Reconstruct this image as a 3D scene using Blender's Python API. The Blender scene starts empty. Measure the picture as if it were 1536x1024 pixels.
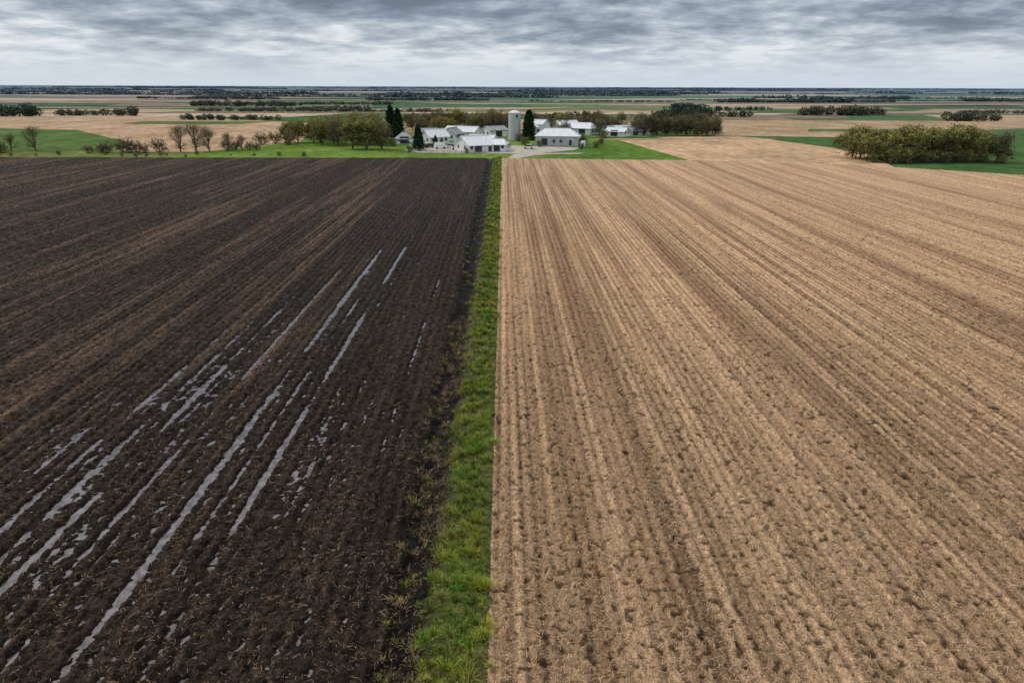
import bpy, math, random
import numpy as np
from mathutils import Matrix, Vector
random.seed(7); rng=np.random.default_rng(7)
S=bpy.context.scene
S.view_settings.view_transform='Standard'; S.view_settings.look='None'; S.view_settings.exposure=0
COL=S.collection

# ------------------------------------------------------------ noise helpers
def _h(ix,iy,seed):
    ix=ix.astype(np.int64); iy=iy.astype(np.int64)
    n=(ix*374761393+iy*668265263+seed*1442695041)&0xFFFFFFFF
    n=((n^(n>>13))*1274126177)&0xFFFFFFFF
    n=((n^(n>>16))*2246822519)&0xFFFFFFFF
    n=n^(n>>15)
    return (n&0xFFFFFF)/float(0xFFFFFF)
def vn(x,y,seed=0):
    x=np.asarray(x,dtype=np.float64); y=np.asarray(y,dtype=np.float64)
    x,y=np.broadcast_arrays(x,y)
    x0=np.floor(x); y0=np.floor(y); fx=x-x0; fy=y-y0
    fx=fx*fx*(3-2*fx); fy=fy*fy*(3-2*fy)
    a=_h(x0,y0,seed); b=_h(x0+1,y0,seed); c=_h(x0,y0+1,seed); d=_h(x0+1,y0+1,seed)
    return (a*(1-fx)+b*fx)*(1-fy)+(c*(1-fx)+d*fx)*fy
def fbm(x,y,seed=0,o=3):
    r=0;a=.5;t=0
    for i in range(o):
        r=r+a*vn(x*2**i,y*2**i,seed+i*17); t+=a; a*=.5
    return r/t
def ss(a,b,x):
    t=np.clip((x-a)/(b-a),0,1); return t*t*(3-2*t)

# ------------------------------------------------------------ terrain function
WATER=-0.122
TRACKS=[(-13.1,.30,18,96,.22),(-16.0,.36,18,92,.22),(-19.2,.24,26,84,.16),(-17.3,.18,24,72,.13),(-11.3,.18,26,50,.11),(-9.0,.16,34,88,.15),
        (-21.3,.40,16,70,.17),(-22.7,.34,16,62,.16),(-24.2,.38,16,58,.16),(-20.2,.22,20,70,.13),(-7.2,.13,36,92,.11),(-26.2,.32,18,50,.15),(-14.6,.18,24,70,.12),
        (-28,.34,24,46,.13),(-10.4,.17,56,98,.12),(-18.2,.15,50,92,.11),(-12.2,.13,60,96,.11)]
def pitf(x,y): return ss(.66,.90,vn(x*5.2+.7*vn(x*9,y*9,16),y*4.4,12))
def H(x,y):
    x,y=np.broadcast_arrays(np.asarray(x,float),np.asarray(y,float))
    xr=x+.07*(vn(x*.5,y*.12,1)-.5)
    rough=.25*(fbm(x*2.4,y*2.1,3)-.5)+.18*(vn(x*5.5,y*5.5,4)-.5)+.09*(vn(x*11,y*11,5)-.5)
    hl=.07*np.cos(2*math.pi*xr/.75)*(.4+vn(xr*1.1,y*.5,2))+rough+.03
    for x0,w,y0,y1,d in TRACKS:
        m=ss(y0-6,y0+3,y)*(1-ss(y1-12,y1+4,y))
        n=ss(.15,.65,vn(x*.3+x0,y*.16,50+int(-x0*3)))
        hl=hl-d*m*(.2+.9*n)*np.exp(-((xr-x0)/w)**2)
    patch=np.exp(-((x+22.6)/4.6)**2-((y-36)/18)**2)*.075+np.exp(-((x+10.8)/1.3)**2-((y-35)/6)**2)*.075+np.exp(-((x+16)/4)**2-((y-56)/20)**2)*.03
    hl=hl-patch*ss(.2,.7,vn(x*.9,y*.4,9))*1.2
    xq=x+.05*(vn(x*.5,y*.12,11)-.5)
    hr=.036*np.cos(2*math.pi*xq/.62)*(.4+vn(xq,y*.4,13))+.07*(fbm(x*3.2,y*2.6,14)-.5)+.10*(vn(x*7.5,y*7,15)-.5)-.07*pitf(x,y)
    e=.5*(vn(y*.5,y*0,21)-.5)+.3*(vn(y*2.1,y*0,22)-.5)
    wl=1-ss(-5.3,-4.5,x+e)
    wr=ss(-.9,-.4,x+e*.4)
    mid=1-np.clip(wl+wr,0,1)
    dch=-.42*np.exp(-((x+e+4.05)/.75)**2)+.26*(fbm(x*2.0,y*1.7,23)-.5)+.18*(vn(x*5.5,y*5.5,24)-.5)
    hm=dch+.06*ss(-3.4,-2.6,x)
    return hl*wl+hr*wr+hm*mid
def edgeY(x):
    return np.interp(x,[-400,-150,0,60,100,127,180,260],[205,209,210,204,191,171,135,90])

# ------------------------------------------------------------ mesh helper
def make_obj(name,v,f,mats,col=None,midx=None,smooth=False,parent=None,link=True):
    v=np.asarray(v,dtype=np.float32).reshape(-1,3); f=np.asarray(f,dtype=np.int32)
    n=f.shape[1]; me=bpy.data.meshes.new(name)
    me.vertices.add(len(v)); me.vertices.foreach_set('co',v.ravel())
    me.loops.add(f.size); me.loops.foreach_set('vertex_index',f.ravel())
    me.polygons.add(len(f)); me.polygons.foreach_set('loop_start',np.arange(0,f.size,n,dtype=np.int32))
    for m in mats: me.materials.append(m)
    if midx is not None: me.polygons.foreach_set('material_index',np.asarray(midx,dtype=np.int32))
    me.polygons.foreach_set('use_smooth',np.full(len(f),smooth))
    if col is not None:
        a=me.color_attributes.new('Col','FLOAT_COLOR','POINT')
        c=np.ones((len(v),4),dtype=np.float32); c[:,:3]=col
        a.data.foreach_set('color',c.ravel())
    me.update(calc_edges=True); me.validate()
    if not link: return me
    ob=bpy.data.objects.new(name,me); COL.objects.link(ob)
    if parent: ob.parent=parent
    return ob
def grid_faces(nx,ny,off=0):
    i=np.arange(nx-1)[None,:]; j=np.arange(ny-1)[:,None]
    a=(j*nx+i+off).ravel()
    return np.stack([a,a+1,a+nx+1,a+nx],1)

# ------------------------------------------------------------ materials
def mat(name,base=(.5,.5,.5),rough=.8,spec=.3,attr=False,n1=None,n2=None,bump=0,bscale=20,amp=.35,stretch=(1,1,1),amp2=.25,metal=0,bdist=.05,wet=False):
    m=bpy.data.materials.new(name); m.use_nodes=True; nt=m.node_tree; N=nt.nodes; L=nt.links
    p=N['Principled BSDF']; p.inputs['Roughness'].default_value=rough
    p.inputs['Specular IOR Level'].default_value=spec; p.inputs['Metallic'].default_value=metal
    if attr:
        a=N.new('ShaderNodeAttribute'); a.attribute_name='Col'; src=a.outputs['Color']
    else:
        a=N.new('ShaderNodeRGB'); a.outputs[0].default_value=(*base,1); src=a.outputs[0]
    g=N.new('ShaderNodeNewGeometry'); mp=N.new('ShaderNodeVectorMath'); mp.operation='MULTIPLY'
    mp.inputs[1].default_value=stretch; L.new(g.outputs['Position'],mp.inputs[0])
    for sc,am in ((n1,amp),(n2,amp2)):
        if sc is None: continue
        no=N.new('ShaderNodeTexNoise'); no.inputs['Scale'].default_value=sc; no.inputs['Detail'].default_value=3
        no.inputs['Roughness'].default_value=.65
        L.new(mp.outputs[0],no.inputs['Vector'])
        r=N.new('ShaderNodeMapRange'); r.inputs['From Min'].default_value=.35; r.inputs['From Max'].default_value=.65
        r.inputs['To Min'].default_value=1-am; r.inputs['To Max'].default_value=1+am
        L.new(no.outputs['Fac'],r.inputs['Value'])
        mx=N.new('ShaderNodeVectorMath'); mx.operation='SCALE'
        L.new(src,mx.inputs[0]); L.new(r.outputs[0],mx.inputs['Scale']); src=mx.outputs[0]
    L.new(src,p.inputs['Base Color'])
    if bump:
        nb=N.new('ShaderNodeTexNoise'); nb.inputs['Scale'].default_value=bscale; nb.inputs['Detail'].default_value=3; nb.inputs['Roughness'].default_value=.65
        L.new(g.outputs['Position'],nb.inputs['Vector'])
        b=N.new('ShaderNodeBump'); b.inputs['Strength'].default_value=bump; b.inputs['Distance'].default_value=bdist
        L.new(nb.outputs['Fac'],b.inputs['Height']); L.new(b.outputs[0],p.inputs['Normal'])
    if wet:
        nw=N.new('ShaderNodeTexNoise'); nw.inputs['Scale'].default_value=1.7; nw.inputs['Detail'].default_value=3
        L.new(g.outputs['Position'],nw.inputs['Vector'])
        r=N.new('ShaderNodeMapRange'); r.inputs['From Min'].default_value=.48; r.inputs['From Max'].default_value=.66; r.inputs['To Min'].default_value=.85; r.inputs['To Max'].default_value=.36
        L.new(nw.outputs['Fac'],r.inputs['Value']); L.new(r.outputs[0],p.inputs['Roughness'])
    return m
M_soil=mat('wet_dark_soil',attr=True,rough=.8,spec=.16,n1=3.2,n2=12,amp=.7,amp2=.7,bump=1,bscale=8,bdist=.2,wet=True)
M_stub=mat('dry_stubble_soil',attr=True,rough=.95,spec=.05,n1=4.5,n2=15,amp=.28,amp2=.50,bump=1,bscale=11,bdist=.10,stretch=(1.3,.7,1))
M_verge=mat('verge_soil',attr=True,rough=.9,spec=.1,n1=1.3,n2=9,amp=.4,amp2=.5,bump=.8,bdist=.08)
M_blade=mat('grass_blades',attr=True,rough=.65,spec=.15)
M_straw=mat('straw',attr=True,rough=.85,spec=.1)
M_leaf=mat('foliage',attr=True,rough=.85,spec=.05)
M_bark=mat('bark',(.12,.10,.08),n1=3,rough=.9,spec=.1)
M_patch=mat('farmland',attr=True,rough=.95,spec=.0,n1=.05,n2=.4,amp=.22,amp2=.2,stretch=(1,.6,1))
M_gravel=mat('pale_gravel',(.44,.40,.34),n1=.4,n2=4,rough=.95,amp=.2,amp2=.15)
def water_mat():
    m=bpy.data.materials.new('muddy_water'); m.use_nodes=True; N=m.node_tree.nodes; L=m.node_tree.links
    p=N['Principled BSDF']; p.inputs['Roughness'].default_value=.12; p.inputs['Specular IOR Level'].default_value=.9
    g=N.new('ShaderNodeNewGeometry'); n=N.new('ShaderNodeTexNoise'); n.inputs['Scale'].default_value=5
    L.new(g.outputs['Position'],n.inputs['Vector'])
    b=N.new('ShaderNodeBump'); b.inputs['Strength'].default_value=.35; b.inputs['Distance'].default_value=.02
    L.new(n.outputs['Fac'],b.inputs['Height']); L.new(b.outputs[0],p.inputs['Normal'])
    n2=N.new('ShaderNodeTexNoise'); n2.inputs['Scale'].default_value=2.4; n2.inputs['Detail'].default_value=5; n2.inputs['Roughness'].default_value=.65
    L.new(g.outputs['Position'],n2.inputs['Vector'])
    r=N.new('ShaderNodeValToRGB'); r.color_ramp.elements[0].position=.38; r.color_ramp.elements[0].color=(.05,.038,.034,1)
    r.color_ramp.elements[1].position=.64; r.color_ramp.elements[1].color=(.21,.185,.195,1)
    L.new(n2.outputs['Fac'],r.inputs[0]); L.new(r.outputs[0],p.inputs['Base Color'])
    return m
M_water=water_mat()

# ------------------------------------------------------------ near fields
def lerp(a,b,t): return np.asarray(a)[None,:]*(1-t[:,None])+np.asarray(b)[None,:]*t[:,None]
def col_left(x,y,z):
    s=.34*vn(x*.22,y*.010,31)+.36*vn(x*.9,y*.02,32)+.30*vn(x*3.3,y*.10,33)
    bias=.11*ss(10,60,-x)*(1-.4*ss(120,200,y))-.11*np.exp(-((x+13)/10)**2)-.04*ss(60,20,y)
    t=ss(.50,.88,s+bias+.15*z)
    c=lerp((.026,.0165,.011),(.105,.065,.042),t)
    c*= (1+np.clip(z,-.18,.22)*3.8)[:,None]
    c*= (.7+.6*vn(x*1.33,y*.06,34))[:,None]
    return np.clip(c,.003,1)
def col_right(x,y,z):
    s=.34*vn(x*.30+3,y*.006,41)+.34*vn(x*1.1,y*.012,42)+.32*vn(x*3.2,y*.05,43)
    t=ss(.15,.78,s+.08*ss(50,180,y))
    c=lerp((.275,.165,.095),(.585,.385,.225),t)
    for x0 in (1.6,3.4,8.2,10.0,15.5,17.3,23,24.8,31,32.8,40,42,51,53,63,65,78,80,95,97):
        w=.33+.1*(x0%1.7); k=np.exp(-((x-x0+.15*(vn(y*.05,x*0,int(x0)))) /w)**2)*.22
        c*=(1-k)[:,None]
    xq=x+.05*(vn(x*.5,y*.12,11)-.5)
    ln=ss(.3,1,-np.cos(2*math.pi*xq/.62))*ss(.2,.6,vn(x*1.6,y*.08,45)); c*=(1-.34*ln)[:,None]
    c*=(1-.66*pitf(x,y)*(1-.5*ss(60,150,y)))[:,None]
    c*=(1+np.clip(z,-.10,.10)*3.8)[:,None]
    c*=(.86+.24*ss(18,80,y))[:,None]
    far=ss(60,200,y)[:,None]; c=c*(1-.06*far)+.03*far
    return np.clip(c,.01,1)
def col_mid(x,y,z):
    t=ss(-3.5,-2.7,x+.8*(vn(y*.8,x*.8,51)-.5))
    c=lerp((.018,.0125,.009),(.07,.08,.022),t)
    t2=ss(.5,.75,fbm(x*1.1,y*.7,52)); c=c*(1-.5*t2[:,None])+np.array([.14,.10,.05])[None]*.35*t2[:,None]*(.2+.8*t[:,None])
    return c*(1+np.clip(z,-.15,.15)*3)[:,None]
def xgrid(a,b,fine,step):
    n=max(2,int(abs(fine-a)/step)); g=list(np.linspace(a,fine,n))
    s=step; x=abs(fine)
    while x<abs(b):
        s=min(s*1.5,4); x+=s; g.append(math.copysign(x,b))
    return np.sort(np.array(g))
def ygrid(a,b,s0,s1):
    g=[a]
    while g[-1]<b:
        t=(g[-1]-a)/(b-a); g.append(g[-1]+s0*(1-t)+s1*t)
    g[-1]=b; return np.array(g)
def field(name,sideedge,far,colf,m):
    vs=[];fs=[];cs=[];off=0
    for (ya,yb,s0,s1,lim,st) in ((13,50,.06,.14,46,.06),(49.9,112,.17,.34,92,.125),(111.8,999,0,0,178,.19)):
        gx=xgrid(sideedge,far,math.copysign(lim,far),st)
        if ya>100:
            t=np.linspace(0,1,230)**1.1
            E=np.maximum(edgeY(gx),112.0)[None,:]
            Y=ya+t[:,None]*(E-ya); X=np.broadcast_to(gx[None,:],Y.shape)
        else:
            gy=ygrid(ya,yb,s0,s1); X,Y=np.meshgrid(gx,gy)
            Y=np.minimum(Y,edgeY(gx)[None,:])
        x=X.ravel();y=Y.ravel(); z=H(x,y)
        vs.append(np.stack([x,y,z],1)); cs.append(colf(x,y,z))
        fs.append(grid_faces(len(gx),X.shape[0],off)); off+=len(x)
    return make_obj(name,np.concatenate(vs),np.concatenate(fs),[m],np.concatenate(cs),smooth=True)
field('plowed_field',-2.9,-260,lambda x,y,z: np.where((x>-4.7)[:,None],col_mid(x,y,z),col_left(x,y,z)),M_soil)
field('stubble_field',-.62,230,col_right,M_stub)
gx=np.linspace(-2.95,-.58,30); gy=ygrid(13,210,.08,.6); X,Y=np.meshgrid(gx,gy); x=X.ravel();y=Y.ravel();z=H(x,y)
make_obj('grass_verge_ground',np.stack([x,y,z],1),grid_faces(30,len(gy)),[M_verge],col_mid(x,y,z),smooth=True)
make_obj('puddle_water',[(-30,15,WATER),(-5.9,15,WATER),(-5.9,102,WATER),(-30,102,WATER)],[(0,1,2,3)],[M_water])

# ------------------------------------------------------------ grass & straw
def blades(cx,cy,cz,length,width,lean,az,col,tipcol):
    n=len(cx); dx=np.cos(az);dy=np.sin(az); px=-dy*width/2; py=dx*width/2
    b=np.stack([cx,cy,cz-.03],1); s=np.stack([px,py,np.zeros(n)],1)
    up=length*np.cos(lean); out=length*np.sin(lean)
    m=b+np.stack([dx*out*.38,dy*out*.38,up*.62],1); t=b+np.stack([dx*out,dy*out,up],1)
    v=np.stack([b-s,b+s,m+s*.8,m-s*.8,t+s*.15,t-s*.15],1).reshape(-1,3)
    i=np.arange(n)[:,None]*6
    f=np.concatenate([i+np.array([[0,1,2,3]]),i+np.array([[3,2,4,5]])])
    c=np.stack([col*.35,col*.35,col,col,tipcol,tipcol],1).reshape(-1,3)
    return v,f,c
def tuft_field(areas,name):
    V=[];F=[];C=[];off=0
    for (xa,xb,ya,yb,dens,nb,L,W,kind) in areas:
        nt=int((xb-xa)*(yb-ya)*dens); tx=rng.uniform(xa,xb,nt)
        ty=rng.uniform(ya,yb,nt)
        if kind=='strip':
            e=1.0*(vn(ty*.4,ty*0,61)-.5)+1.2*(vn(ty*1.2,ty*0,62)-.5)
            k=(tx>-2.8+e)&(tx<-.8+.8*(vn(ty*1.1,ty*0,63)-.5)); k&=(fbm(tx*1.3,ty*.9,64)+.10>rng.uniform(.34,.68,nt))
            tx=tx[k];ty=ty[k]
        elif kind=='edge':
            k=fbm(tx*1.1,ty*.5,69)>rng.uniform(.35,.65,nt); tx=tx[k];ty=ty[k]
        elif kind=='ditch':
            k=(vn(tx*1.1,ty*.5,65)>.45)&(rng.uniform(0,1,nt)<np.interp(tx,[-5.4,-4.6,-3.4,-2.8],[.12,.3,.5,1])); tx=tx[k];ty=ty[k]
        nt=len(tx)
        size=rng.uniform(.45,1.5,nt); hue=np.clip(fbm(tx*.5,ty*.22,66)*2.0-.55+rng.normal(0,.2,nt)+.35*ss(-2.2,-2.8,tx)+.3*ss(-1.3,-.8,tx),0,1)
        if kind in('dry',): hue=hue*0+2
        if kind=='edge': hue=rng.uniform(.8,2,nt)
        if kind=='ditch': hue=np.clip(hue+rng.uniform(-.1,.4,nt),0,1.3)
        ti=np.repeat(np.arange(nt),nb); n=len(ti)
        az=rng.uniform(0,2*math.pi,n); rr=np.abs(rng.normal(0,.10,n))*size[ti]
        cx=tx[ti]+np.cos(az)*rr; cy=ty[ti]+np.sin(az)*rr
        cz=H(cx,cy); ln=L*size[ti]*rng.uniform(.45,1.15,n); le=rng.uniform(.1,1.2,n)
        g1=np.array([.10,.215,.02]); g2=np.array([.29,.30,.035]); dry=np.array([.40,.29,.14])
        h=hue[ti][:,None]; c=np.where(h<=1,g1*(1-h)+g2*h,g2*(2-h)+dry*(h-1))
        tb=rng.uniform(.5,1.45,nt)
        c=c*rng.uniform(.65,1.35,n)[:,None]*tb[ti][:,None]
        q=rng.uniform(0,1,n)<.09; c[q]=dry*rng.uniform(.6,1.1,q.sum())[:,None]
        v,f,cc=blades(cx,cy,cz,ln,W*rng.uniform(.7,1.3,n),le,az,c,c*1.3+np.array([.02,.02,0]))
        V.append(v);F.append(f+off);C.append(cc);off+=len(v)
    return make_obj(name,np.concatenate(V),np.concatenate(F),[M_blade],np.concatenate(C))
tuft_field([(-3.6,-.5,15,45,8.5,74,.36,.018,'strip'),(-3.5,-.5,45,100,7.5,30,.40,.038,'strip'),(-3.4,-.5,100,211,4.6,14,.42,.10,'strip'),
            (-1.1,-.35,15,60,6,18,.22,.015,'edge'),(-1.0,-.4,60,205,2,9,.26,.06,'edge')],'grass_verge')
tuft_field([(-5.2,-2.8,15,50,2.1,46,.30,.015,'ditch'),(-5.1,-2.8,50,110,1.6,20,.30,.038,'ditch'),(-5.0,-2.8,110,208,.5,12,.28,.09,'ditch'),
            (-4.9,-2.6,15,60,2.6,20,.36,.013,'dry')],'ditch_grass')
def straws(name,areas):
    V=[];F=[];C=[];off=0
    for (xa,xb,ya,yb,dens,L,W,cl,chl) in areas:
        n=int((xb-xa)*(yb-ya)*dens); x=rng.uniform(xa,xb,n); y=rng.uniform(ya,yb,n)
        k=(np.abs(x)<y*.85+6)&(fbm(x*.9,y*.25,71)>rng.uniform(.2,.6,n))&((x<0)|(pitf(x,y)<.35)); x=x[k];y=y[k];n=len(x)
        z=H(x,y)+rng.uniform(.01,.03,n); az=rng.uniform(0,math.pi,n); ln=L*rng.uniform(.35,1.2,n)/2; w=W*rng.uniform(.6,1.3,n)/2
        tl=rng.normal(0,.2,n)
        d=np.stack([np.cos(az)*ln,np.sin(az)*ln,tl*ln],1); s=np.stack([-np.sin(az)*w,np.cos(az)*w,w*0],1); p=np.stack([x,y,z],1)
        bend=np.stack([rng.normal(0,.10,n)*ln,rng.normal(0,.10,n)*ln,np.abs(rng.normal(0,.1,n))*ln],1)
        v=np.stack([p-d-s,p-d+s,p+bend+s,p+bend-s,p+d+s,p+d-s],1).reshape(-1,3)
        i=np.arange(n)[:,None]*6; f=np.concatenate([i+np.array([[0,1,2,3]]),i+np.array([[3,2,4,5]])])
        t=rng.uniform(0,1,n)[:,None]; c=np.array(cl)*(1-t)+np.array(chl)*t
        V.append(v);F.append(f+off);C.append(np.repeat(c,6,0));off+=len(v)
    return make_obj(name,np.concatenate(V),np.concatenate(F),[M_straw],np.concatenate(C))
straws('straw_stubble',[(-.5,36,14,34,70,.26,.016,(.20,.12,.068),(.80,.57,.35)),(-.5,56,34,60,24,.30,.026,(.24,.145,.085),(.74,.52,.32))])
straws('straw_litter',[(-40,-3,14,36,24,.26,.014,(.06,.04,.026),(.42,.29,.18)),(-60,-5,36,60,7,.30,.024,(.06,.04,.026),(.32,.22,.14))])

# ------------------------------------------------------------ distant land
def haze_tint(c,d,hc,D=3300.):
    f=(1-np.exp(-np.maximum(d-260,0)/D))[:,None]; return c*(1-f)+np.array(hc)[None]*f  # aerial haze painted into the base colour, stronger with distance from origin
HG=(.20,.265,.335); HT=(.11,.17,.24)  # painted haze colours: ground, trees
TAN=(.42,.30,.185);LT=(.50,.38,.26);GR=(.09,.17,.045);BR=(.22,.155,.11);OL=(.19,.19,.09);DG=(.06,.12,.045)
make_obj('ground',[(-60000,-3000,-1.6),(60000,-3000,-1.6),(60000,60000,-1.6),(-60000,60000,-1.6)],[(0,1,2,3)],[mat('far_ground',(.15,.22,.30),n1=.002,n2=.01,amp=.15)])  # bluish distance haze is put into this base colour
V=[];C=[];F=[];belts=[]
yr=[-60,200]
yy=200.
while yy<22000: yy*=random.uniform(1.07,1.2); yr.append(yy)
for i in range(len(yr)-1):
    ya,yb=yr[i],yr[i+1]; W=max(yb*1.7,420); x=-W
    while x<W:
        w=max(yb,200)*random.uniform(.10,.5)
        c=random.choice([TAN,LT,GR,OL,BR,TAN,DG,GR]); c=np.array(c)*random.uniform(.8,1.15)
        if i==0: c=np.array(OL)*.8
        nxt=x+w; o=len(V)
        P=[(x,ya),(nxt,ya),(nxt,yb),(x,yb)]
        for q in P:
            V.append((q[0]+.15*q[1]*math.sin(q[1]*.01),q[1]+ (0 if i==0 else .035*q[1]*math.sin(q[0]*9/max(q[1],300)+q[1]*.003)*min(max(q[1]-350,0)/500,1)),-1.3 if i==0 else -.5)); C.append(haze_tint(c[None],np.array([math.hypot(*q)]),HG)[0])
        F.append((o,o+1,o+2,o+3))
        if yb>560 and random.random()<(.17 if yb<1400 else .34):
            belts.append((x,nxt,yb+random.uniform(-.02,.02)*yb,random.uniform(2.6,4.6)))
        x=nxt
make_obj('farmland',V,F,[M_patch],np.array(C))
def patch(name,pts,c,z,m=M_patch):
    n=len(pts); me=bpy.data.meshes.new(name); me.from_pydata([(p[0],p[1],z) for p in pts],[],[tuple(range(n))])
    a=me.color_attributes.new('Col','FLOAT_COLOR','POINT')
    for k,p in enumerate(pts):
        cc=haze_tint(np.array(c)[None],np.array([math.hypot(*p)]),HG)[0]; a.data[k].color=(*cc,1)
    me.materials.append(m); ob=bpy.data.objects.new(name,me); COL.objects.link(ob); return ob
BG=(.135,.215,.045)
patch('tan_field',[(-420,236),(-80,232),(-78,270),(-108,420),(-240,512),(-420,500)],(.45,.31,.195),-.46)
patch('green_field',[(-300,214),(-128,236),(-142,272),(-208,350),(-300,372)],(.10,.16,.05),-.44)
patch('green_field',[(-215,405),(-150,405),(-140,440),(-220,440)],(.11,.16,.05),-.43)
patch('rough_grass',[(-420,200),(-98,200),(-98,226),(-128,236),(-420,222)],(.14,.17,.055),-.42)
patch('meadow',[(-108,200),(30,200),(46,290),(10,330),(-60,330),(-84,266),(-96,240)],BG,-.40)
patch('meadow',[(6,200),(57,196),(52,240),(47,290),(26,290),(20,240)],(.105,.185,.04),-.38)
patch('tan_field',[(57,190),(104,180),(122,236),(111,298),(47,289)],(.51,.35,.215),-.36)
patch('green_field',[(112,297),(122,236),(104,182),(124,150),(240,60),(400,60),(400,380),(272,375),(155,305)],(.07,.135,.045),-.35)
patch('tan_field',[(98,318),(155,308),(270,380),(400,400),(400,470),(150,470),(100,400)],(.40,.28,.17),-.37)
patch('green_field',[(150,350),(220,350),(235,372),(160,372)],(.10,.16,.05),-.34)
patch('tan_field',[(-60,330),(10,330),(100,400),(150,470),(-100,480)],(.35,.26,.15),-.41)
patch('meadow',[(30,300),(95,318),(90,345),(30,345)],(.12,.18,.05),-.33)
patch('gravel_yard',[(-34,240),(-28,230),(-14,229),(-2,228),(10,228),(24,242),(28,252),(12,258),(-4,262),(-16,256),(-28,258)],(.3,.3,.3),-.32,M_gravel)
patch('gravel_driveway',[(1,211),(4,211),(9,221),(15,226),(24,227),(27,231),(14,230),(8,232),(3,225)],(.3,.3,.3),-.30,M_gravel)

# ------------------------------------------------------------ distant tree masses
def leafquads(c,size,colr):
    n=len(c); a=rng.normal(size=(n,3)); a/=np.linalg.norm(a,axis=1)[:,None]; b=rng.normal(size=(n,3)); b-=a*(a*b).sum(1)[:,None]; b/=np.linalg.norm(b,axis=1)[:,None]
    s=(size*rng.uniform(.6,1.4,n))[:,None]/2; a=a*s;b=b*s*.8
    v=np.stack([c-a-b,c+a-b,c+a+b,c-a+b],1).reshape(-1,3)
    f=np.arange(n)[:,None]*4+np.array([[0,1,2,3]]); return v,f,np.repeat(colr,4,0)
def far_trees(name,belts,per,leaf,spacing,rows=2,wide=.6):
    CC=[];CO=[];SZ=[]
    for (xa,xb,y,h) in belts:
        n=max(3,int(abs(xb-xa)/spacing))*rows
        n=min(n,700)
        tx=rng.uniform(xa,xb,n); sl=rng.normal(0,.08); ty=y+rng.normal(0,spacing*.8,n)+sl*(tx-xa)*.5
        env=.5+.7*vn(tx*.6/spacing/8,tx*0,int(y)%97)
        th=h*rng.uniform(.6,1.1,n)*env
        tone=np.array(random.choice([(.11,.10,.05),(.08,.085,.045),(.06,.085,.035),(.12,.11,.055)]))
        k=per; ti=np.repeat(np.arange(n),k)
        d=rng.normal(size=(n*k,3)); d/=np.linalg.norm(d,axis=1)[:,None]; d*=(rng.uniform(.2,1,n*k)**.4)[:,None]
        hh=th[ti]; p=np.stack([tx[ti]+d[:,0]*hh*wide,ty[ti]+d[:,1]*hh*wide,hh*.50+d[:,2]*hh*.5-.5],1)
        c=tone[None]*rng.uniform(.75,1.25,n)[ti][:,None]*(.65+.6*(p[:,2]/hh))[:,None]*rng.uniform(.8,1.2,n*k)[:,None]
        CC.append(p);CO.append(haze_tint(c,np.hypot(p[:,0],p[:,1]),HT,1700.)); SZ.append(leaf*hh/8)
    v,f,c=leafquads(np.concatenate(CC),np.concatenate(SZ),np.concatenate(CO))
    return make_obj(name,v,f,[M_leaf],c)
mid=[(120,188,535,8),(108,150,520,7),(232,300,560,7),(288,325,468,5.5),(-420,-325,505,8),(-322,-262,520,7),(-205,-140,458,5.5),(-330,-215,770,7),
     (-60,8,430,7.5),(-30,10,445,8),(14,60,400,6.5),(-220,-120,640,5.5),(160,260,680,6)]
far_trees('distant_tree_line',mid,120,1.1,3.2,2)
fb=[b for b in belts if abs(b[0])<b[2]*1.2]
for i in range(60):
    y=math.exp(random.uniform(math.log(750),math.log(12000))); w=y*random.uniform(.04,.24); x=random.uniform(-.95,.95)*y
    fb.append((x,x+w,y,random.uniform(3.5,6.5)*(1+y/14000)))
near=[b for b in fb if b[2]<1400]; far=[b for b in fb if b[2]>=1400]
far_trees('distant_woodland',near,22,2.6,2.6,2,1.0)
far_trees('distant_woodland',far,6,7.5,5,2,1.8)

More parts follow.
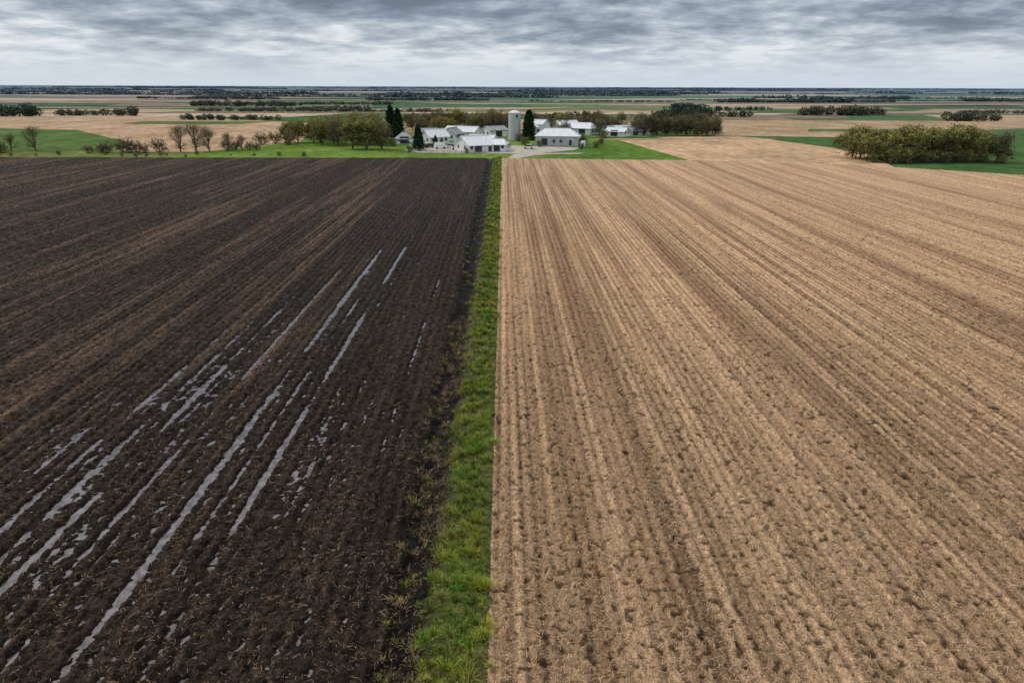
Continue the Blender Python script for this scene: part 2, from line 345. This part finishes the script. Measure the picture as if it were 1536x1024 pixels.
# ------------------------------------------------------------ trees
def tube(p0,p1,r0,r1,k,V,F):
    d=(p1-p0).normalized(); a=d.orthogonal().normalized(); b=d.cross(a); o=len(V)
    for p,r in((p0,r0),(p1,r1)):
        for i in range(k):
            t=2*math.pi*i/k; V.append(tuple(p+(a*math.cos(t)+b*math.sin(t))*r))
    for i in range(k): F.append((o+i,o+(i+1)%k,o+k+(i+1)%k,o+k+i))
def deciduous(seed,h=9.5,spread=.5,nleaf=4200,leaf=.26,tones=((.10,.095,.03),(.05,.05,.02)),levels=5,low=.13,fill=.6,wid=.40):
    R=random.Random(seed); V=[];F=[];tips=[]
    def grow(p,d,l,r,lv):
        q=p+d*l*.5+Vector((R.gauss(0,.04),R.gauss(0,.04),0))*l; e=q+(d+Vector((R.gauss(0,.15),R.gauss(0,.15),.05))).normalized()*l*.5
        k=6 if lv<2 else 3
        tube(p,q,r,r*.85,k,V,F); tube(q,e,r*.85,r*.62,k,V,F)
        tips.append(e)
        if lv>=levels: return
        n=4 if lv==0 else (3 if lv<3 else 2+ (R.random()<.5))
        for i in range(n):
            az=2*math.pi*(i+R.random()*.7)/n; sp=spread*R.uniform(.5,1.5)
            a=d.orthogonal().normalized(); b=d.cross(a)
            nd=(d*math.cos(sp)+(a*math.cos(az)+b*math.sin(az))*math.sin(sp)); nd.z+=.10; nd.normalize()
            grow(e if R.random()<.6 else q,nd,l*R.uniform(.66,.9),r*.58,lv+1)
        if lv==0:
            for i in range(3):
                az=R.uniform(0,6.28); grow(q,Vector((math.cos(az),math.sin(az),.45)).normalized(),l*.8,r*.4,2)
    grow(Vector((0,0,-.3)),Vector((R.gauss(0,.04),R.gauss(0,.04),1)).normalized(),h*low+.3,h*.022,0)
    V=np.array(V); T=np.array([tuple(t) for t in tips]); T=T[T[:,2]>h*.12*T[:,2].max()/h]
    sc=h/T[:,2].max(); V*=sc; T*=sc
    rad=np.percentile(np.hypot(T[:,0],T[:,1]),90); fx=min(1.15,h*wid/rad)
    V[:,:2]*=fx; T[:,:2]*=fx
    g=np.random.default_rng(seed)
    n1=int(nleaf*(1-fill)); n2=nleaf-n1
    ti=g.integers(0,len(T),n1); c1=T[ti]+g.normal(0,h*.04,(n1,3))
    nl=26; la=g.uniform(0,6.28,nl); lz=g.uniform(.2,.86,nl); lr=h*wid*np.sqrt(np.clip(1-((lz-.5)/.55)**2,0,1))*g.uniform(.35,.95,nl)
    LC=np.stack([np.cos(la)*lr,np.sin(la)*lr,lz*h],1); li=g.integers(0,nl,n2)
    dd=g.normal(size=(n2,3)); dd/=np.linalg.norm(dd,axis=1)[:,None]
    ls=h*g.uniform(.09,.17,nl)
    c2=LC[li]+dd*(g.uniform(0,1,n2)**.45*ls[li])[:,None]
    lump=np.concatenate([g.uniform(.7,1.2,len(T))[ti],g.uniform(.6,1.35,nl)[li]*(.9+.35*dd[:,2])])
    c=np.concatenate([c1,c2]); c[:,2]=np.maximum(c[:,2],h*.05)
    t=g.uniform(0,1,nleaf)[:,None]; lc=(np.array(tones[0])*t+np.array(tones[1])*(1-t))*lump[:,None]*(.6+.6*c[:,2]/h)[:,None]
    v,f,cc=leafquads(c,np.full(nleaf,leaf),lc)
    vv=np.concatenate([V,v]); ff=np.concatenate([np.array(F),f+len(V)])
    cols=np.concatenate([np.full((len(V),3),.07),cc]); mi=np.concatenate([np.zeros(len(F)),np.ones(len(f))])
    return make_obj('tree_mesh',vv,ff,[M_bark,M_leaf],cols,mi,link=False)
def conifer(seed,h=12,rad=3,nleaf=5200,leaf=.34,tone=(.022,.045,.018),power=.8,base=.06):
    g=np.random.default_rng(seed); V=[];F=[]
    tube(Vector((0,0,-.3)),Vector((0,0,h*.96)),h*.022,.03,6,V,F)
    for i in range(46):
        z=h*(base+.9*i/46); r=rad*(1-(z/h))**power*g.uniform(.75,1.05); a=i*2.4
        tube(Vector((0,0,z)),Vector((math.cos(a)*r,math.sin(a)*r,z-.12*r)),.05,.015,3,V,F)
    t=g.uniform(0,1,nleaf)**.8*.97; z=h*(base+(1-base)*t)
    az=g.uniform(0,2*math.pi,nleaf); lob=.78+.22*np.sin(az*5+z*2.1)+.16*np.sin(z*5.3+az*2)
    r=rad*(1-t)**power*lob*g.uniform(.35,1,nleaf)**.5
    c=np.stack([np.cos(az)*r,np.sin(az)*r,z-.1*r+g.normal(0,.15,nleaf)],1)
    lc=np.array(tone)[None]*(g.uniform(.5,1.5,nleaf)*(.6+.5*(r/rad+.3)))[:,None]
    v,f,cc=leafquads(c,np.full(nleaf,leaf),lc); V=np.array(V)
    return make_obj('conifer_mesh',np.concatenate([V,v]),np.concatenate([np.array(F),f+len(V)]),[M_bark,M_leaf],np.concatenate([np.full((len(V),3),.05),cc]),np.concatenate([np.zeros(len(F)),np.ones(len(f))]),link=False)
OLV=((.36,.34,.11),(.16,.16,.055)); BRN=((.28,.245,.125),(.14,.12,.07)); DK=((.21,.19,.10),(.10,.097,.053)); GY=((.24,.26,.09),(.12,.135,.05))
T_ol=[deciduous(s,tones=OLV) for s in(1,2,3)]
T_br=[deciduous(s,tones=BRN,nleaf=2800,leaf=.22,fill=.4) for s in(4,5)]
T_bare=[deciduous(s,tones=((.28,.255,.12),(.15,.135,.075)),nleaf=2400,leaf=.14,low=.14,fill=0,wid=.38,spread=.40) for s in(6,7)]
T_dk=[deciduous(s,tones=DK,nleaf=3600) for s in(8,9)]
T_sh=[deciduous(s,h=4,tones=t,nleaf=1100,leaf=.17,low=.06,levels=4,spread=.7,wid=.55,fill=.4) for s,t in((10,BRN),(11,GY),(12,OLV))]
def put(name,me,x,y,s=1,sz=None,z=-.38):
    ob=bpy.data.objects.new(name,me); COL.objects.link(ob); ob.location=(x,y,z); ob.rotation_euler=(0,0,random.uniform(0,6.28))
    ob.scale=(s,s,sz or s); return ob
for x,y,s in((-105.5,232,.9),(-101,233,.97),(-97,234,.87),(-92,237,.62),(-88,239,.55)): put('bare_tree',random.choice(T_bare),x,y,s*1.08,s)
put('bare_tree',T_bare[0],-155,236,.85); put('bare_tree',T_bare[1],-161,233,.62)
for x in np.arange(-176,-157,3.2): put('shrub',random.choice(T_sh[:2]),x,230+random.uniform(-3,3),random.uniform(.8,1.3))
for x in (-132,-129,-127,-124,-121,-119,-115.5,-112): put('shrub',T_sh[0],x,229+random.uniform(-3,3),random.uniform(.7,1.2))
for x in (-93,-90.5,-86,-83): put('shrub',T_sh[0],x,240+random.uniform(-3,3),random.uniform(.6,1.0))
for i in range(26): put('shrub',random.choice(T_sh[:2]),random.uniform(-190,-60),219+random.uniform(-4,4),random.uniform(.14,.38))
for x,y,s in((-82,272,.85),(-78,270,.9),(-73,274,1.0),(-70,272,.95),(-64,268,1.1),(-60,258,1.1),(-67,262,.95),(-52,244,1.08),(-47,243,1.15),(-42,244,1.0),(-55,262,1.2),(-50,266,1.15),(-58,280,1.2),(-72,285,.9),(-46,262,1.05),(-64,285,1.05),(-52,290,1.1)):
    put('deciduous_tree',random.choice(T_ol+T_br[:1]),x,y,s)
for x,y in((-86,268),(-89,262),(-79,262)): put('shrub',T_sh[0],x,y,1.2)
for x in np.arange(-50,4,4.4): put('deciduous_tree',random.choice(T_br+T_dk[:1]+T_ol[:1]),x,345+random.uniform(-14,14),random.uniform(.75,1.1))
for x in np.arange(14,60,4.4): put('deciduous_tree',random.choice(T_br+T_ol[:1]),x,352+random.uniform(-12,12),random.uniform(.7,1.05))
for x in np.arange(-12,2,3.8): put('deciduous_tree',random.choice(T_br+T_ol[:1]),x,318+random.uniform(-5,5),random.uniform(1.0,1.2))
for x,y,s in((24,300,.6),(27,304,.7),(43,318,.8),(-29,312,.85),(-36,318,.9),(-24,318,.8)): put('deciduous_tree',random.choice(T_br+T_ol),x,y,s)
for x in np.arange(60,98,4.4):
    put('deciduous_tree',random.choice(T_dk+T_br[:1]),x,318+random.uniform(-4,4),random.uniform(.7,.95))
    put('deciduous_tree',random.choice(T_dk+T_br),x+2,330+random.uniform(-4,4),random.uniform(.85,1.1))
for i in range(27):
    x=107+ (i%9)*4.5+random.uniform(-1.2,1.2); y=205+(i//9)*6.5+random.uniform(-1.5,1.5)
    put('deciduous_tree',random.choice(T_ol+T_dk[:1]),x,y,random.uniform(.8,1.15))
for x in np.arange(107,144,4.0): put('shrub',random.choice(T_sh[1:]),x,201+random.uniform(-1.5,1.5),random.uniform(.6,1.2))
for x,y,s in((118,248,.55),(124,250,.5),(36,262,.3)): put('deciduous_tree',T_ol[0],x,y,s)
C1=conifer(1,12,3.2,tone=(.024,.046,.022),power=.55); C2=conifer(2,10.5,2.9,7000,tone=(.022,.05,.022),power=.42,base=.03); C3=conifer(3,8,2.4,3600,tone=(.028,.065,.032),power=.6)
put('conifer_tree',C1,-46,292,1.12); put('conifer_tree',C1,-42.5,288,1.02)
put('evergreen_tree',C2,10.2,288,1.12); put('spruce_tree',C3,-28.8,240,1.05); put('spruce_tree',C3,-24.5,255,.5)
for x,y,s in((-33,300,.6),(-21,300,.55),(6,282,.5),(32,292,.45),(-16,250,.35),(25,282,.4),(-40,256,.5),(-12,230,.3),(-31,234,.35),(1,246,.4),(13,256,.4),(30,268,.5),(42,300,.6),(8,262,.5),(-33,262,.5),(27,246,.35),(33,252,.4)): put('shrub',T_sh[1],x,y,s*1.6)

# ------------------------------------------------------------ buildings
def box(V,F,x0,x1,y0,y1,z0,z1):
    o=len(V); V+= [(x0,y0,z0),(x1,y0,z0),(x1,y1,z0),(x0,y1,z0),(x0,y0,z1),(x1,y0,z1),(x1,y1,z1),(x0,y1,z1)]
    F+=[(o,o+3,o+2,o+1),(o+4,o+5,o+6,o+7),(o,o+1,o+5,o+4),(o+1,o+2,o+6,o+5),(o+2,o+3,o+7,o+6),(o+3,o,o+4,o+7)]
def pyobj(name,V,F,m,parent):
    me=bpy.data.meshes.new(name); me.from_pydata([tuple(v) for v in V],[],F); me.materials.append(m)
    ob=bpy.data.objects.new(name,me); COL.objects.link(ob); ob.parent=parent; return ob
M_white=mat('white_wall',(.80,.81,.82),n1=.6,n2=6,amp=.07,amp2=.05,rough=.6)
M_grey=mat('grey_wall',(.54,.56,.58),n1=.6,amp=.1,rough=.6)
M_rl=mat('pale_metal_roof',(.74,.77,.80),n1=.5,n2=5,amp=.10,amp2=.06,rough=.4,spec=.5,stretch=(3,.3,1))
M_rg=mat('grey_roof',(.36,.38,.40),n1=.7,n2=5,amp=.15,rough=.6)
M_rd=mat('dark_roof',(.10,.10,.11),n1=.7,amp=.2,rough=.7)
M_dark=mat('dark_opening',(.03,.033,.038),rough=.3,spec=.5)
M_conc=mat('silo_metal',(.60,.62,.64),n1=.8,n2=5,amp=.12,amp2=.08,rough=.5,stretch=(3,3,.4))
M_tire=mat('tyre_rubber',(.02,.02,.02),rough=.9)
def building(name,x,y,w,d,hw,hr,rot,wall=M_white,roof=M_rl,hip=0.0,doors=((0,3.2,2.8),),wins=(),z=-.35):
    E=bpy.data.objects.new(name,None); COL.objects.link(E); E.location=(x,y,z); E.rotation_euler=(0,0,math.radians(rot))
    a,b=w/2,d/2; ri=hip*w/2
    V=[(-a,-b,0),(a,-b,0),(a,b,0),(-a,b,0),(-a,-b,hw),(a,-b,hw),(a,b,hw),(-a,b,hw)]
    F=[(0,1,5,4),(1,2,6,5),(2,3,7,6),(3,0,4,7)]
    if hip==0: V+=[(-a,0,hw+hr-.05),(a,0,hw+hr-.05)]; F[1]=(1,2,6,9,5); F[3]=(3,0,4,8,7)
    pyobj('walls',V,F,wall,E)
    o=.45; za=hw-.12; zt=hw+hr; e=o
    V=[(-a-o,-b-o,za),(a+o,-b-o,za),(a+o,b+o,za),(-a-o,b+o,za),(-a-e if hip==0 else -a+ri,0,zt),(a+e if hip==0 else a-ri,0,zt)]
    V+=[(p[0],p[1],p[2]-.16) for p in V]
    F=[(0,1,5,4),(2,3,4,5),(6,10,11,7),(8,11,10,9),(0,6,7,1),(2,8,9,3)]
    if hip==0: F+=[(0,4,10,6),(3,9,10,4),(1,7,11,5),(2,5,11,8)]
    else: F+=[(1,2,5),(3,0,4),(1,7,8,2),(3,9,6,0),(7,11,8),(9,10,6)]
    pyobj('roof',V,F,roof,E)
    V=[];F=[]
    n=int(w/1.5)
    ra=(-a-e) if hip==0 else (-a+ri); rb=-ra
    box(V,F,ra,rb,-.22,.22,zt-.05,zt+.07)
    if hip==0:
        for i in range(1,n):
            X=-a+w*i/n
            for sgn in(-1,1):
                q=len(V); V+=[(X-.04,sgn*(b+o),za+.002),(X+.04,sgn*(b+o),za+.002),(X+.04,sgn*(b+o),za+.07),(X-.04,sgn*(b+o),za+.07),(X-.04,sgn*.23,zt-.04),(X+.04,sgn*.23,zt-.04),(X+.04,sgn*.23,zt+.04),(X-.04,sgn*.23,zt+.04)]
                F+=[(q,q+1,q+2,q+3),(q+4,q+5,q+6,q+7),(q+2,q+3,q+7,q+6),(q,q+3,q+7,q+4),(q+1,q+2,q+6,q+5)]
    pyobj('roof_ribs',V,F,M_rl if roof==M_rl else M_rd,E)
    V=[];F=[];V2=[];F2=[]
    for dx,dw,dh in doors:
        box(V,F,dx-dw/2,dx+dw/2,-b-.05,-b-.004,.02,dh)
        box(V2,F2,dx-dw/2-.15,dx-dw/2-.003,-b-.08,-b-.004,.02,dh+.15); box(V2,F2,dx+dw/2+.003,dx+dw/2+.15,-b-.08,-b-.004,.02,dh+.15)
    if V: pyobj('doors',V,F,M_dark,E); pyobj('door_frames',V2,F2,M_white if wall!=M_white else M_grey,E)
    V=[];F=[]
    for wx in wins: box(V,F,wx-.5,wx+.5,-b-.04,-b-.005,1.2,2.2)
    for wy in (-b*.45,b*.45):
        box(V,F,a+.005,a+.04,wy-.5,wy+.5,1.2,2.2); box(V,F,-a-.04,-a-.005,wy-.5,wy+.5,1.2,2.2)
    pyobj('windows',V,F,M_dark,E)
    V=[];F=[]; box(V,F,-a-.06,a+.06,-b-.06,b+.06,0,.25); pyobj('plinth',V,F,M_grey,E)
    return E
building('white_barn',-9.6,236,10,10,2.5,2.6,32,hip=.0,doors=((-1.5,2.6,2.1),(2.9,1.2,1.9)),wins=(-4,))
building('white_barn',-2.2,238,6.5,8,2.5,1.5,-8,hip=.3,doors=((0,3.0,2.1),),wins=(2.4,))
building('white_shed',-7.5,252,9,6,2.6,1.9,-18,hip=.0,roof=M_rl,wins=(-2,2))
building('machine_barn',20,264,15.5,10,3.6,2.4,-7,wall=M_grey,roof=M_rl,hip=.42,doors=((-4.5,2.4,2.6),(5,1.1,2.2)),wins=(-1,1.5))
building('garden_pavilion',-37.5,268,6,6,2.0,2.4,10,roof=M_rg,hip=.9,wins=(-2,2))
building('farm_house',-26,268,8.5,7,2.8,2.6,38,roof=M_rl,wins=(-3,-1.4,2.8),doors=((.8,1.1,2.1),))
building('farm_house',-20.5,285,8,6,2.8,2.2,70,roof=M_rg,wins=(-2,2))
building('white_barn',-17,300,14,8,2.8,2.0,-24,roof=M_rl,wins=(-4,-1,2,5))
building('grey_shed',-32,300,8,6,2.5,1.6,22,wall=M_grey,roof=M_rg)
building('white_shed',-4,308,9,7,3.0,1.6,35,roof=M_rg)
building('white_barn',15,322,9,8,4.8,1.8,-30,roof=M_rl,wins=(-3,0,3))
building('white_barn',35,325,14,9,3.0,2.2,-32,roof=M_rl,hip=.25,doors=((-3,3,2.6),(3,3,2.6)))
building('machine_barn',30,342,10,8,3.4,2.0,20,roof=M_rl)
for i,(x,y,w) in enumerate(((50,312,9),(57,318,8),(64,322,7),(55,330,10),(48,328,7))): building('livestock_barn',x,y,w,6.5,2.3,1.5,(-36,28,-43,32,45)[i],roof=(M_rl,M_rg,M_rl,M_rl,M_rg)[i],wall=(M_white,M_grey,M_white,M_white,M_white)[i])
building('small_shed',-31.5,252,3.4,2.8,2.1,.9,20,wall=M_grey,roof=M_rg,doors=((0,1,1.8),))
building('small_shed',27.5,275,4,3,2.2,.8,-10,roof=M_rl,doors=((0,1,1.8),))
def silo(name,x,y,r,h,mcap):
    E=bpy.data.objects.new(name,None); COL.objects.link(E); E.location=(x,y,-.35)
    n=40; prof=[(r,0),(r,h)]
    V=[];F=[]
    for rr,zz in prof: V+=[(rr*math.cos(2*math.pi*i/n),rr*math.sin(2*math.pi*i/n),zz) for i in range(n)]
    F=[(i,(i+1)%n,n+(i+1)%n,n+i) for i in range(n)]; pyobj('shell',V,F,M_conc,E)
    V=[];F=[]
    prof=[(r+.12,h-.1),(r+.12,h+.08),(r*.86,h+.4),(r*.55,h+.75),(r*.2,h+.95),(.02,h+1.0)]
    for rr,zz in prof: V+=[(rr*math.cos(2*math.pi*i/n),rr*math.sin(2*math.pi*i/n),zz) for i in range(n)]
    for k in range(len(prof)-1): F+=[(k*n+i,k*n+(i+1)%n,(k+1)*n+(i+1)%n,(k+1)*n+i) for i in range(n)]
    pyobj('dome_cap',V,F,mcap,E)
    V=[];F=[]
    z=.7
    while z<h-.3:
        o=len(V)
        for rr,zz in((r+.05,z),(r+.05,z+.09)): V+=[(rr*math.cos(2*math.pi*i/n),rr*math.sin(2*math.pi*i/n),zz) for i in range(n)]
        F+=[(o+i,o+(i+1)%n,o+n+(i+1)%n,o+n+i) for i in range(n)]; z+=.95
    pyobj('hoops',V,F,M_grey,E)
    V=[];F=[]
    box(V,F,-.35,-.28,-r-.35,-r-.25,.5,h+.4); box(V,F,.28,.35,-r-.35,-r-.25,.5,h+.4)
    z=.8
    while z<h: box(V,F,-.275,.275,-r-.32,-r-.28,z,z+.05); z+=.4
    pyobj('ladder',V,F,M_grey,E)
    V=[];F=[]; box(V,F,.6,1.4,-r-.12,-r+.3,h-1.6,h-.6); pyobj('hatch',V,F,M_dark,E)
silo('silo',4.4,290,2.45,10.4,M_rl)
silo('grain_bin',13.6,303,1.7,4.2,M_rl)
def car(x,y,rot,m,van=False):
    E=bpy.data.objects.new('parked_van' if van else 'parked_car',None); COL.objects.link(E); E.location=(x,y,-.31); E.rotation_euler=(0,0,math.radians(rot))
    hb=1.2 if van else .85; V=[];F=[]; box(V,F,-2.1,2.1,-.85,.85,.3,hb); pyobj('body',V,F,m,E)
    zt=2.1 if van else 1.42; x0,x1=(-2.05,1.3) if van else (-1.5,.9)
    V=[(x0,-.8,hb+.003),(x1+.4,-.8,hb+.003),(x1+.4,.8,hb+.003),(x0,.8,hb+.003),(x0+.25,-.68,zt),(x1-.1,-.68,zt),(x1-.1,.68,zt),(x0+.25,.68,zt)]
    F=[(4,5,6,7),(0,1,5,4),(1,2,6,5),(2,3,7,6),(3,0,4,7)]; pyobj('cabin',V,F,m if van else M_dark,E)
    V=[(q[0]*.9,q[1]*.9,zt+.02) for q in((x0+.25,-.68),(x1-.1,-.68),(x1-.1,.68),(x0+.25,.68))]; pyobj('roof_panel',V,[(0,1,2,3)],m,E)
    V=[];F=[]
    for wx in(-1.3,1.3):
        for wy in(-.86,.74):
            o=len(V);k=14
            for yy in(wy,wy+.14): V+=[(wx+.34*math.cos(2*math.pi*i/k),yy,.34+.34*math.sin(2*math.pi*i/k)) for i in range(k)]
            F+=[(o+i,o+(i+1)%k,o+k+(i+1)%k,o+k+i) for i in range(k)]; F+=[tuple(range(o,o+k)),tuple(range(o+k,o+2*k))]
    pyobj('wheels',V,F,M_tire,E)
car(-22,246,15,M_white,True); car(-18.5,250,70,M_grey); car(-16,243,10,M_white); car(9,246,-30,M_white); car(28.5,254,80,M_white,True); car(-26,250,30,M_dark)
V=[];F=[]
for i in range(19):
    X=-40+i*1.9
    box(V,F,X-.06,X+.06,225.94,226.06,-.4,.95)
box(V,F,-40,-5.8,226.07,226.11,.55,.65); box(V,F,-40,-5.8,226.07,226.11,.15,.25)
fe=bpy.data.objects.new('wooden_fence',None); COL.objects.link(fe); pyobj('rails_and_posts',V,F,mat('weathered_wood',(.20,.18,.15),n1=3),fe)

# ------------------------------------------------------------ sky & light
SE,SR=math.radians(46),math.radians(-65)
w=bpy.data.worlds.new("World"); S.world=w; w.use_nodes=True; nt=w.node_tree; N=nt.nodes; L=nt.links
for n in list(N): N.remove(n)
out=N.new('ShaderNodeOutputWorld'); sky=N.new('ShaderNodeTexSky'); sky.sky_type='NISHITA'; sky.sun_disc=False; sky.sun_elevation=SE; sky.sun_rotation=SR
b1=N.new('ShaderNodeBackground'); b1.inputs[1].default_value=.1; L.new(sky.outputs[0],b1.inputs[0])
tc=N.new('ShaderNodeTexCoord'); sp=N.new('ShaderNodeSeparateXYZ'); L.new(tc.outputs['Generated'],sp.inputs[0])
def math_(op,a,b=None,clamp=False):
    m=N.new('ShaderNodeMath'); m.operation=op; m.use_clamp=clamp
    for i,q in enumerate((a,b)):
        if q is None: continue
        if isinstance(q,(int,float)): m.inputs[i].default_value=q
        else: L.new(q,m.inputs[i])
    return m.outputs[0]
z=math_('MAXIMUM',sp.outputs[2],0.0); zp=math_('ADD',z,.15)
u=math_('DIVIDE',sp.outputs[0],zp); v=math_('DIVIDE',sp.outputs[1],zp)
cb=N.new('ShaderNodeCombineXYZ'); L.new(u,cb.inputs[0]); L.new(v,cb.inputs[1])
def noise(scale,det,ro,off):
    a=N.new('ShaderNodeVectorMath'); a.operation='ADD'; a.inputs[1].default_value=off; L.new(cb.outputs[0],a.inputs[0])
    n=N.new('ShaderNodeTexNoise'); n.inputs['Scale'].default_value=scale; n.inputs['Detail'].default_value=det; n.inputs['Roughness'].default_value=ro; n.inputs['Distortion'].default_value=.1
    L.new(a.outputs[0],n.inputs['Vector']); return n.outputs['Fac']
n1=noise(1.1,5,.56,(3.4,1.2,0)); n2=noise(4.4,5,.60,(9,4,2))
nn=math_('ADD',math_('MULTIPLY',n1,.60),math_('MULTIPLY',n2,.40))
nn=math_('ADD',math_('MULTIPLY',math_('SUBTRACT',nn,.5),2.6),.5)
g=N.new('ShaderNodeMapRange'); g.interpolation_type='SMOOTHSTEP'; g.inputs['From Min'].default_value=.035; g.inputs['From Max'].default_value=.125; g.inputs['To Min'].default_value=.22; g.inputs['To Max'].default_value=-.30
L.new(z,g.inputs['Value'])
g2=N.new('ShaderNodeMapRange'); g2.inputs['From Min'].default_value=.18; g2.inputs['From Max'].default_value=.6; g2.inputs['To Min'].default_value=0; g2.inputs['To Max'].default_value=.78; L.new(z,g2.inputs['Value'])  # sky above the view made brighter, added to light the scene
t=math_('ADD',math_('ADD',nn,g.outputs[0]),g2.outputs[0])
rp=N.new('ShaderNodeValToRGB'); cr=rp.color_ramp; cr.elements[0].position=.08; cr.elements[0].color=(.14,.17,.225,1); cr.elements[1].position=.90; cr.elements[1].color=(.80,.83,.86,1)
e=cr.elements.new(.34); e.color=(.225,.27,.345,1); e=cr.elements.new(.60); e.color=(.43,.49,.565,1)
L.new(t,rp.inputs[0])
hz=N.new('ShaderNodeMapRange'); hz.interpolation_type='SMOOTHSTEP'; hz.inputs['From Min'].default_value=.0; hz.inputs['From Max'].default_value=.065; hz.inputs['To Min'].default_value=.97; hz.inputs['To Max'].default_value=0; L.new(z,hz.inputs['Value'])
mx=N.new('ShaderNodeMix'); mx.data_type='RGBA'; L.new(hz.outputs[0],mx.inputs['Factor']); L.new(rp.outputs[0],mx.inputs['A']); mx.inputs['B'].default_value=(.60,.68,.765,1)
b2=N.new('ShaderNodeBackground'); b2.inputs[1].default_value=1.04; L.new(mx.outputs['Result'],b2.inputs[0])
ms=N.new('ShaderNodeMixShader'); ms.inputs[0].default_value=.92; L.new(b1.outputs[0],ms.inputs[1]); L.new(b2.outputs[0],ms.inputs[2]); L.new(ms.outputs[0],out.inputs[0])
sl=bpy.data.lights.new('sun','SUN'); sl.energy=1.5; sl.angle=math.radians(10); sl.color=(1,.91,.80)
so=bpy.data.objects.new('sun',sl); COL.objects.link(so)
d=Vector((math.sin(SR)*math.cos(SE),math.cos(SR)*math.cos(SE),math.sin(SE)))
so.rotation_euler=d.to_track_quat('Z','Y').to_euler()

# ------------------------------------------------------------ camera
cd=bpy.data.cameras.new('camera'); cam=bpy.data.objects.new('camera',cd); COL.objects.link(cam)
cd.lens=24; cd.sensor_width=36; cd.clip_start=.1; cd.clip_end=100000
R=Matrix.Rotation(math.radians(-.73),4,'Z')@Matrix.Rotation(math.radians(90-20.46),4,'X')@Matrix.Rotation(math.radians(.19),4,'Z')
cam.matrix_world=Matrix.Translation((0,0,20))@R
S.camera=cam
